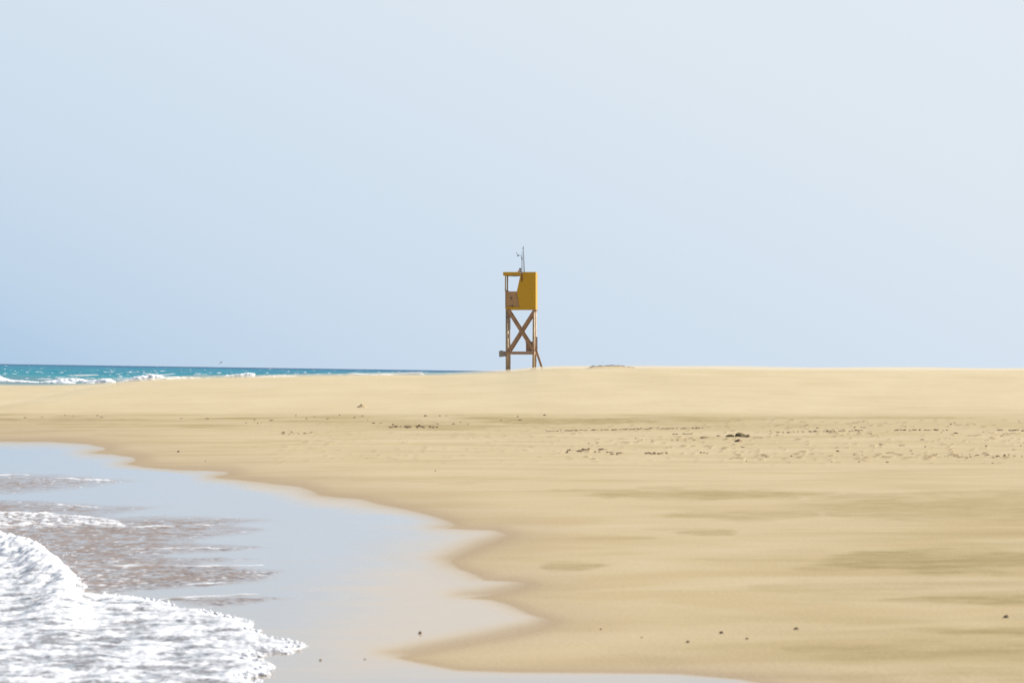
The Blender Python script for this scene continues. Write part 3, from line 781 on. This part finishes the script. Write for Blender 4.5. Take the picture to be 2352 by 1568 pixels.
    for z in (380, 436): box('pipe_clip', (cx(518), cx(534), -.055, -.001, cz(z + 5), cz(z - 5)), M_rust, root)
    tube('siren', [(cx(504), .3, cz(360)), (cx(504), .3, cz(352)), (cx(504), .3, cz(350)), (cx(504), .3, cz(316)), (cx(504), .3, cz(312))], [.075, .075, .06, .06, .05], M_dark, root, 14)
    lamp = tube('floodlight', [(cx(487), .18, cz(360)), (cx(485), .18, cz(340)), (cx(489), .18, cz(333))], [.035, .045, .03], M_lite, root, 10)
    box('roof_mount', (cx(496), cx(522), -.03, .10, cz(373), cz(361)), M_lite, root)
build_tower()

# ------------------------------------------------------------------ clods, stones, heaps on the sand
def lump_mesh(name, seed, mat, flat=.55, rough=.35, sub=3):
    bm = bmesh.new(); bmesh.ops.create_icosphere(bm, subdivisions=sub, radius=1)
    r = np.random.default_rng(seed); K = r.normal(size=(7, 3)) * np.array([1.2, 1.7, 2.3, 3.1, 4.2, 5.5, 7])[:, None]; ph = r.uniform(0, 6, 7)
    for v in bm.verts:
        c = np.array(v.co); n = sum(math.sin(K[k] @ c + ph[k]) / (1 + .6 * k) for k in range(7))
        s = 1 + rough * .45 * n; z = c[2] * s * flat
        v.co = (c[0] * s, c[1] * s, max(z, -.12))
    me = bpy.data.meshes.new(name); bm.to_mesh(me); bm.free(); me.materials.append(mat)
    return me
clod_mat, nt, bs = new_mat('damp_clod')
n = noise(nt, 3.5, 5)
nt.links.new(ramp(nt, n, [(.3, (.16, .10, .06)), (.6, (.28, .19, .11)), (.8, (.38, .27, .15))]), bs.inputs['Base Color']); bs.inputs['Roughness'].default_value = .95
weed_mat, nt, bs = new_mat('sandy_crust')
n = noise(nt, 5, 5)
nt.links.new(ramp(nt, n, [(.38, (.09, .065, .03)), (.58, (.18, .13, .06)), (.8, (.38, .29, .15))]), bs.inputs['Base Color']); bs.inputs['Roughness'].default_value = .95
heap_mat, nt, bs = new_mat('heap_sand')
n = noise(nt, 6, 4)
nt.links.new(ramp(nt, n, [(.3, (.40, .29, .16)), (.7, (.52, .40, .235))]), bs.inputs['Base Color']); bs.inputs['Roughness'].default_value = .95

CLOD = [lump_mesh('sand_clod', 300 + k, clod_mat, .55, .5, 2) for k in range(7)]
def put(name, me, qx, qy, wq, hq, label, cat, group=None, rot=None, depth=1.0, yfix=None):
    p = ground_at(qx, qy) if yfix is None else Vector((ray(qx, qy).x * yfix, yfix, sz(ray(qx, qy).x * yfix, yfix)))
    u = p.y / FQ
    o = bpy.data.objects.new(name, me); col.objects.link(o)
    o.location = p
    zs = hq * u / .55
    o.scale = (wq * u / 2, wq * u / 2 * depth, zs)
    o.rotation_euler.z = random.uniform(-.5, .5) if rot is None else rot
    return tag(o, label, cat, group)

def clods(n, fn, label, group, w=(4, 9), h=(1.6, 3.2)):
    for k in range(n):
        x, y = fn(k, n)
        if x > 2440: continue
        put('sand_clod', random.choice(CLOD), x, y, random.uniform(*w) * random.choice((.7, 1, 1, 1.5)), random.uniform(*h), label, 'sand clod', group, rot=random.uniform(0, 6.28), depth=random.uniform(.7, 1.3))
R = random.uniform; G = random.gauss
clods(44, lambda k, n: (1258 + 365 * (k + R(-.4, .4)) / n, 990 - 7 * k / n + G(0, .5)), 'small dark sand clod in the long thin row under the olive band', 'clods in the long thin row right of centre', (5, 11), (1.6, 3.0))
clods(9, lambda k, n: (1538 + 52 * R(0, 1), 997 + G(0, .4)), 'small dark sand clod in the short streak under the end of the long clod row', 'clods in the short streak')
clods(26, lambda k, n: (1775 + 215 * (k + R(-.5, .5)) / n, 993.5 - 5 * k / n + G(0, .7)), 'dark sand clod in the broken row right of the largest clod', 'clods in the broken row right of the largest clod', (4, 9))
clods(20, lambda k, n: (2062 + 110 * R(0, 1) ** 1.3, 988 + G(0, .6)), 'dark sand clod in the dense short row near the right side', 'clods in the dense short row', (5, 10))
clods(14, lambda k, n: (2285 + 130 * R(0, 1), 988 + G(0, .7)), 'dark sand clod in the row that runs out of the right edge', 'clods in the row at the right edge', (5, 9))
clods(26, lambda k, n: (1005 - 112 * R(0, 1) ** 1.25, 981 + G(0, 1.8)), 'knobbly dark clod in the crowded heap of clods left of centre', 'clods in the crowded heap left of centre', (5, 10), (2, 4.6))
clods(12, lambda k, n: (640 + 82 * R(0, 1), 998 - 6 * R(0, 1)), 'tiny sand clod in the sparse cluster on the flat at left', 'clods in the sparse cluster at left', (4, 8))
clods(18, lambda k, n: (1300 + 90 * R(0, 1), 1035 + G(0, 2)), 'brown sand clod in the low cluster on the smooth flat, below the long row', 'clods in the low cluster below the long row', (5, 11), (2, 4.5))
clods(24, lambda k, n: (random.choice((1405, 1408, 1500, 1512, 1608)) + G(0, 12), 1041.5 + G(0, 1.6)), 'brown sand clod in the three small scattered bunches nearest the viewer', 'clods in the three small bunches', (5, 10))
clods(36, lambda k, n: (2150 + 280 * R(0, 1), 1047 + G(0, 3)), 'dark clod among the rough trodden strip by the right edge', 'clods in the rough strip by the right edge', (4, 9))
clods(62, lambda k, n: (1640 + 770 * R(0, 1), 966 + 100 * R(0, 1)), 'lone small clod scattered on the open trodden sand at right', 'lone clods scattered at right', (4, 9), (1.4, 2.8))
clods(26, lambda k, n: (560 + 740 * R(0, 1), 953 + 22 * R(0, 1) ** 1.5), 'tiny dark clod dotted along the olive damp band, left and centre', 'clods along the olive band', (4, 8), (1.4, 2.6))
clods(14, lambda k, n: (1290 + 340 * R(0, 1), 1003 + 24 * R(0, 1)), 'lone small clod between the long row and the low cluster', 'lone clods below the long row', (3.5, 7), (1.4, 2.6))
clods(8, lambda k, n: (30 + 460 * R(0, 1), 951 + 12 * R(0, 1)), 'tiny dark clod on the damp band at far left', 'clods on the band at far left', (4, 8), (1.2, 2.2))

big = lump_mesh('sand_clod', 401, weed_mat, .55, .42, 4)
put('sand_clod', big, 1701, 1003, 28, 12, 'largest dark rounded clod on the beach, crusty brown with a pale top', 'sand clod', 'large clods', .2)
put('sand_clod', lump_mesh('sand_clod', 402, weed_mat, .55, .5, 3), 1676, 1002.5, 17, 4, 'low flat clod touching the left side of the largest clod', 'sand clod', 'large clods', .1)
put('sand_clod', lump_mesh('sand_clod', 403, clod_mat, .55, .3, 3), 1718, 1004, 11, 6, 'small round dark clod at the right foot of the largest clod', 'sand clod', 'large clods')
put('sand_clod', lump_mesh('sand_clod', 404, clod_mat, .55, .4, 3), 1697, 1014, 19, 7.5, 'dark pointed clod lying just in front of the largest clod', 'sand clod', 'large clods')
put('sand_clod', lump_mesh('sand_clod', 405, clod_mat, .55, .4, 3), 1620, 1006, 22, 3, 'flat dark streak-like clod left of the largest clod', 'sand clod', 'large clods', 0)
# stones
stone_mat, nt, bs = new_mat('brown_pebble')
n = noise(nt, 2.5, 4)
nt.links.new(ramp(nt, n, [(.3, (.22, .14, .085)), (.7, (.38, .27, .17))]), bs.inputs['Base Color']); bs.inputs['Roughness'].default_value = .8
STN = lump_mesh('pebble', 411, stone_mat, .7, .3, 3)
for (x, y, w, h, lab) in [(410, 1038, 6, 3.4, 'small black pebble on the smooth sand just above the wet edge, at left'), (472, 1059.5, 3.2, 2, 'tiny dark pebble on damp sand right of the small black pebble'),
                          (965, 1455, 9, 6, 'single brown pebble on the shiny wet sand right of the foam tip'), (1580, 1475, 9, 4.5, 'lowest of the brown pebbles on dry sand at bottom centre right'),
                          (1657, 1454, 10, 5, 'brown pebble above and right of the lowest dry-sand pebble'), (1716, 1467, 7, 3.4, 'faint small pebble right of the two brown pebbles'),
                          (1829, 1445, 11, 5, 'brown pebble on dry sand, third along to the right'), (2311, 1418, 13, 6, 'brown pebble near the right edge above an olive damp wedge'),
                          (736, 1516, 6, 3, 'dark bluish pebble on wet sand under the foam tip'), (838, 1514, 5, 2.2, 'faint grey pebble on wet sand right of the bluish pebble'),
                          (1380, 1445, 5, 2.6, 'tiny faint pebble at the dry sand edge left of the brown pebbles'), (1474, 1464, 5, 2.6, 'tiny faint pebble just left of the lowest brown pebble'),
                          (1000, 1081.5, 3.5, 2, 'tiny dark pebble on plain sand below the clod heap')]:
    put('pebble', STN, x, y, w, h, lab, 'pebble')
# wind-shaped sand heap
def heap():
    n = 40; t = np.linspace(-1, 1, n); X, Y = np.meshgrid(t, t); r = np.sqrt((X * 1.05 - .05) ** 2 + Y ** 2)
    z = np.clip(1 - r, 0, 1) ** 1.05 * (1 + .25 * fbm(X * 3, Y * 3, 420, 3)) - .05
    o = mesh_np('sand_heap', np.stack([X, Y, z], -1).reshape(-1, 3), grid_faces(n, n), heap_mat, True)
    p = ground_at(831, 935.5); u = p.y / FQ; o.location = p; o.scale = (14.5 * u, 14.5 * u, 9.5 * u)
    tag(o, 'small pointed sand heap alone on the smooth pale slope left of centre', 'sand heap')
heap()
# crusty mound on the crest
def mound():
    nx, ny = 150, 40; X, Y = np.meshgrid(np.linspace(-1.35, 1.35, nx), np.linspace(-1.0, 1.0, ny))
    prof = np.interp(X, [-1.35, -1.2, -.95, -.5, .0, .35, .8, 1.15, 1.35], [-.05, .02, .12, .17, .185, .185, .13, .05, -.05])
    lum = np.clip(fbm(X * 3.2, Y * 2.5, 431, 3, .6) + .2, 0, 1)
    sh = sstep(-1, -.25, Y) * sstep(1, .4, Y)
    z = prof * .72 * sh + .09 * lum * sstep(-.45, -.1, Y) * sstep(.9, .4, Y) * sstep(0, .1, prof) - .04
    crust = sstep(-.62, -.2, Y + .25 * fbm(X * 3, Y * 3, 432, 3)) * sstep(1.35, .9, np.abs(X)) * sstep(.02, .25, lum)
    m, nt, bs = new_mat('mound_crust')
    nt.links.new(mixc(nt, attr(nt, 'crust'), (.54, .425, .26), (.06, .04, .028)), bs.inputs['Base Color']); bs.inputs['Roughness'].default_value = .95
    o = mesh_np('crusted_mound', np.stack([X, Y, z], -1).reshape(-1, 3), grid_faces(ny, nx), m, True, {'crust': crust})
    y = 190.5; x = (1407 - W2) / FQ * y; o.location = (x, y, sz(x, y) + .03)
    tag(o, 'low mound with a dark crusted rim on the crest right of the tower', 'mound')
mound()

# ------------------------------------------------------------------ gulls
gull_mat = paint('gull_feathers', (.10, .12, .15), .7, .3)
def gull(qx, qy, Yb, span_q, bank, label):
    d = ray(qx, qy); u = Yb / FQ; sp = span_q * u / 2
    bm = bmesh.new()
    add_tube(bm, [(0, -.48, 0), (0, -.40, .01), (0, -.15, .02), (0, .15, .0), (0, .42, .0)], [.02, .09, .15, .12, .03], 8)
    bmesh.ops.scale(bm, vec=(sp, sp, sp), verts=bm.verts)
    root = bm_obj('gull', bm, gull_mat, None, 0)
    for s in (-1, 1):
        bm = bmesh.new(); prev = None
        for x, y0, y1, z in ((.08, -.22, .20, .03), (.38, -.26, .14, .16), (.70, -.16, .10, .14), (1.0, .10, .16, .04)):
            a = [bm.verts.new((s * x * sp, y0 * sp, z * sp)), bm.verts.new((s * x * sp, y1 * sp, (z - .02) * sp)), bm.verts.new((s * x * sp, (y0 + y1) / 2 * sp, (z + .06) * sp))]
            if prev:
                for i in range(3): bm.faces.new([prev[i], prev[(i + 1) % 3], a[(i + 1) % 3], a[i]])
            prev = a
        bm_obj('wing', bm, gull_mat, root, 0)
    root.location = (d.x * Yb, Yb, H + d.z * Yb)
    root.rotation_euler = (math.radians(20), bank, math.radians(25))
    tag(root, label, 'bird', 'gulls in flight')
gull(507.5, 832.5, 330, 11, math.radians(-36), 'small dark gull banking low over the sea horizon at left')
gull(1383.5, 831.5, 420, 5, math.radians(20), 'tiny distant gull just above the crusted mound on the crest')

# ------------------------------------------------------------------ sun, sky
EL, AZ = math.radians(38), math.radians(80)      # azimuth to the right of the view direction
sdir = Vector((math.sin(AZ) * math.cos(EL), math.cos(AZ) * math.cos(EL), math.sin(EL)))
sl = bpy.data.lights.new('sun', 'SUN'); sl.energy = 5.0; sl.angle = math.radians(.5); sl.color = (1, .955, .88)
so = bpy.data.objects.new('sun', sl); col.objects.link(so); so.rotation_euler = (-sdir).to_track_quat('-Z', 'Y').to_euler(); so.location = (60, 40, 90)

world = bpy.data.worlds.new('World'); scene.world = world; world.use_nodes = True
nt = world.node_tree; nt.nodes.clear()
out = N(nt, 'ShaderNodeOutputWorld'); bg = N(nt, 'ShaderNodeBackground'); bg.inputs['Strength'].default_value = .07
sky = N(nt, 'ShaderNodeTexSky', sky_type='NISHITA', sun_disc=False, sun_elevation=EL, sun_rotation=AZ, altitude=5, air_density=1.0, dust_density=1.2, ozone_density=1.0)
# dusty air near the horizon, paler towards the sun's side and with height
geo = N(nt, 'ShaderNodeTexCoord').outputs['Generated']
sp = N(nt, 'ShaderNodeSeparateXYZ'); nt.links.new(geo, sp.inputs[0])
t = mth(nt, 'ADD', mth(nt, 'MULTIPLY_ADD', sp.outputs['X'], 2.06, .275), mth(nt, 'MULTIPLY', mth(nt, 'MAXIMUM', sp.outputs['Z'], 0.0), 5.1))
EXPO = .35; k = 2 ** -EXPO / .07
def sc(r, g, b): return tuple(x * k / 16 for x in s2l(r, g, b))
band = ramp(nt, t, [(0.0, sc(176, 203, 229)), (.12, sc(193, 213, 233)), (.3, sc(205, 221, 237)), (.55, sc(214, 227, 240)), (.8, sc(222, 232, 241)), (1.0, sc(225, 234, 242))])
bm_ = N(nt, 'ShaderNodeVectorMath', operation='SCALE'); nt.links.new(band, bm_.inputs[0]); bm_.inputs['Scale'].default_value = 16
fac = N(nt, 'ShaderNodeMapRange', interpolation_type='SMOOTHSTEP'); nt.links.new(sp.outputs['Z'], fac.inputs[0])
fac.inputs[1].default_value = .11; fac.inputs[2].default_value = .20; fac.inputs[3].default_value = 1; fac.inputs[4].default_value = 0
nt.links.new(mixc(nt, fac.outputs[0], sky.outputs[0], bm_.outputs[0]), bg.inputs['Color'])
nt.links.new(bg.outputs[0], out.inputs['Surface'])

scene.view_settings.view_transform = 'Standard'; scene.view_settings.look = 'None'
scene.view_settings.exposure = EXPO; scene.view_settings.gamma = 1
scene.cycles.use_denoising = True
scene.cycles.max_bounces = 6; scene.cycles.volume_bounces = 2
scene.cycles.transparent_max_bounces = 12
